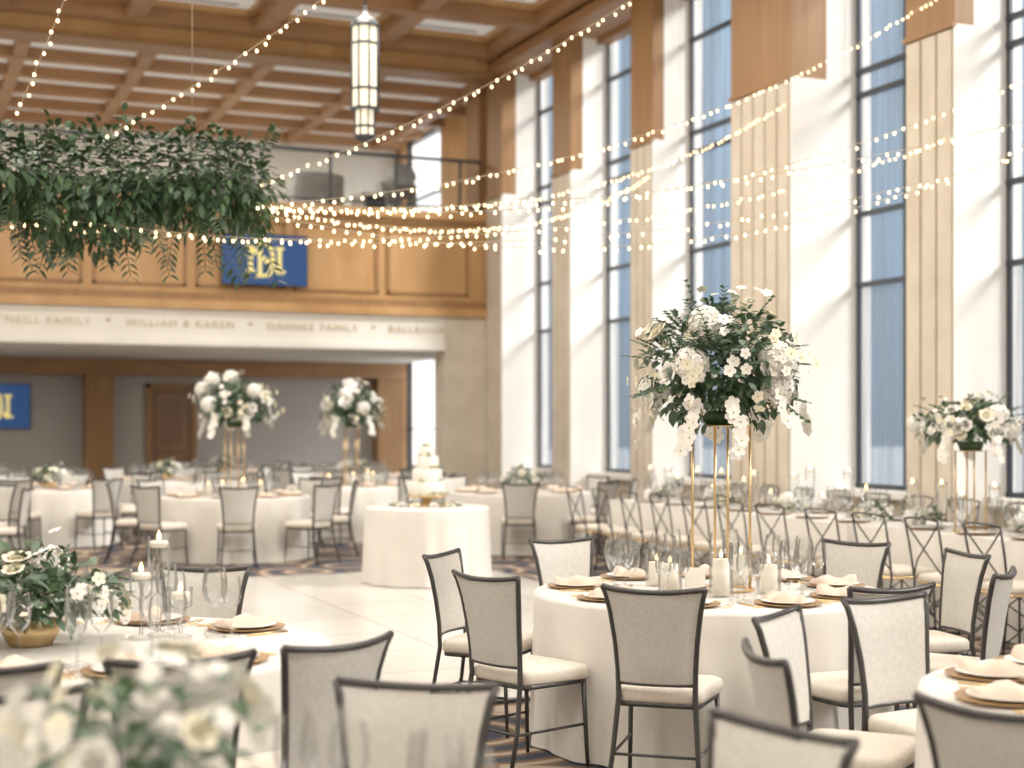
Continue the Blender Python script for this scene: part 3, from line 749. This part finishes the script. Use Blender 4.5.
def lantern_mesh():
    mb=MB()
    mb.lathe([(.135,.0),(.135,.82)],(0,0,0),'lantern',8,False); mb.lathe([(.10,-.28),(.10,.0)],(0,0,0),'lantern',8,False)
    for i in range(8):
        a=2*pi*i/8; c,s=math.cos(a),math.sin(a)
        mb.tube([(.14*c,.14*s,-.02),(.14*c,.14*s,.86)],.011,'bronze',4); mb.tube([(.103*c,.103*s,-.30),(.103*c,.103*s,0)],.009,'bronze',4)
    for z,r in ((-.02,.155),(.18,.145),(.64,.145),(.82,.16),(-.30,.115),(-.2,.108)):
        mb.lathe([(r-.02,0),(r,0),(r,.025),(r-.02,.025)],(0,0,z),'bronze',8,False)
    mb.lathe([(.15,0),(.12,.05),(.05,.09),(.02,.14),(.02,.2)],(0,0,.845),'bronze',8,False)
    mb.lathe([(.001,-.42),(.02,-.39),(.012,-.36),(.06,-.33),(.10,-.3)],(0,0,0),'bronze',8,False)
    mb.tube([(0,0,1.0),(0,0,3.2)],.012,'bronze',6)
    return mb.mesh('pendant_lantern')
lm=lantern_mesh()
for x,y in ((4.46,14.4),(4.46,4.0),(-2,14.4),(-2,4)): put(lm,'pendant_lantern',(x,y,4.83))

# ================================================================== LIGHTS
w=bpy.data.worlds.new('sky_world'); scene.world=w; w.use_nodes=True
nt=w.node_tree; N=nt.nodes; L=nt.links; bg=N["Background"]
tc=N.new("ShaderNodeTexCoord"); sx=N.new("ShaderNodeSeparateXYZ"); rp=N.new("ShaderNodeValToRGB")
rp.color_ramp.elements[0].position=0.45; rp.color_ramp.elements[0].color=(0.18,0.24,0.31,1)
rp.color_ramp.elements[1].position=0.85; rp.color_ramp.elements[1].color=(0.22,0.38,0.60,1)
e=rp.color_ramp.elements.new(0.53); e.color=(0.31,0.43,0.57,1)
e=rp.color_ramp.elements.new(0.62); e.color=(0.45,0.60,0.76,1)
mr=N.new("ShaderNodeMapRange"); mr.inputs["From Min"].default_value=-1
L.new(tc.outputs["Generated"],sx.inputs[0]); L.new(sx.outputs["Z"],mr.inputs["Value"]); L.new(mr.outputs[0],rp.inputs[0]); L.new(rp.outputs[0],bg.inputs["Color"])
bg.inputs["Strength"].default_value=0.95
def light(name,typ,loc,energy,col,rot=(0,0,0),size=1,sy=None):
    l=bpy.data.lights.new(name,typ); l.energy=energy; l.color=col
    if typ=='AREA':
        l.shape='RECTANGLE'; l.size=size; l.size_y=sy or size
    if typ=='POINT': l.shadow_soft_size=size
    if typ=='SUN': l.angle=math.radians(20)
    o=bpy.data.objects.new(name,l); scene.collection.objects.link(o); o.location=loc; o.rotation_euler=rot; return o
sun=light('sun','SUN',(20,-10,15),8.5,(1,0.95,0.88))
sun.rotation_euler=Vector((-0.68,0.42,-0.50)).to_track_quat('-Z','Y').to_euler()
for x in (-4.5,.5,5.5):
    for y in (0,6.5,13,18.2):
        light('ceiling_fill_light','AREA',(x,y,7.65),180,(1,0.93,0.82),(0,0,0),2.2,1.6)  # unseen area lights added as soft warm fill, no fittings modelled
for x in (0,6): light('gallery_fill_light','AREA',(x,26.5,7.4),180,(1,0.9,0.74),(0,0,0),2.0,1.0); light('soffit_fill_light','AREA',(x+1,26.5,2.9),50,(1,0.93,0.84),(0,0,0),2.0,1.0)  # area lights added as fill in the gallery and under the balcony
for x,y in ((4.46,14.4),(-2,14.4),(4.46,4.0),(-2,4)): light('lantern_lamp','POINT',(x,y,6.1),130,(1,0.86,0.66),size=.2)

# ================================================================== CAMERA
cam=bpy.data.cameras.new('camera'); co=bpy.data.objects.new('camera',cam); scene.collection.objects.link(co); scene.camera=co
cam.sensor_width=36; cam.lens=1474/1024*36; cam.shift_y=42/1024
co.location=(0,0,1.6); co.rotation_euler=(pi/2,0,-math.atan2(.389,.921))
cam.clip_end=500
cam.dof.use_dof=True; cam.dof.focus_distance=7.0; cam.dof.aperture_fstop=1.6
print('verts',sum(len(m.vertices) for m in bpy.data.meshes))
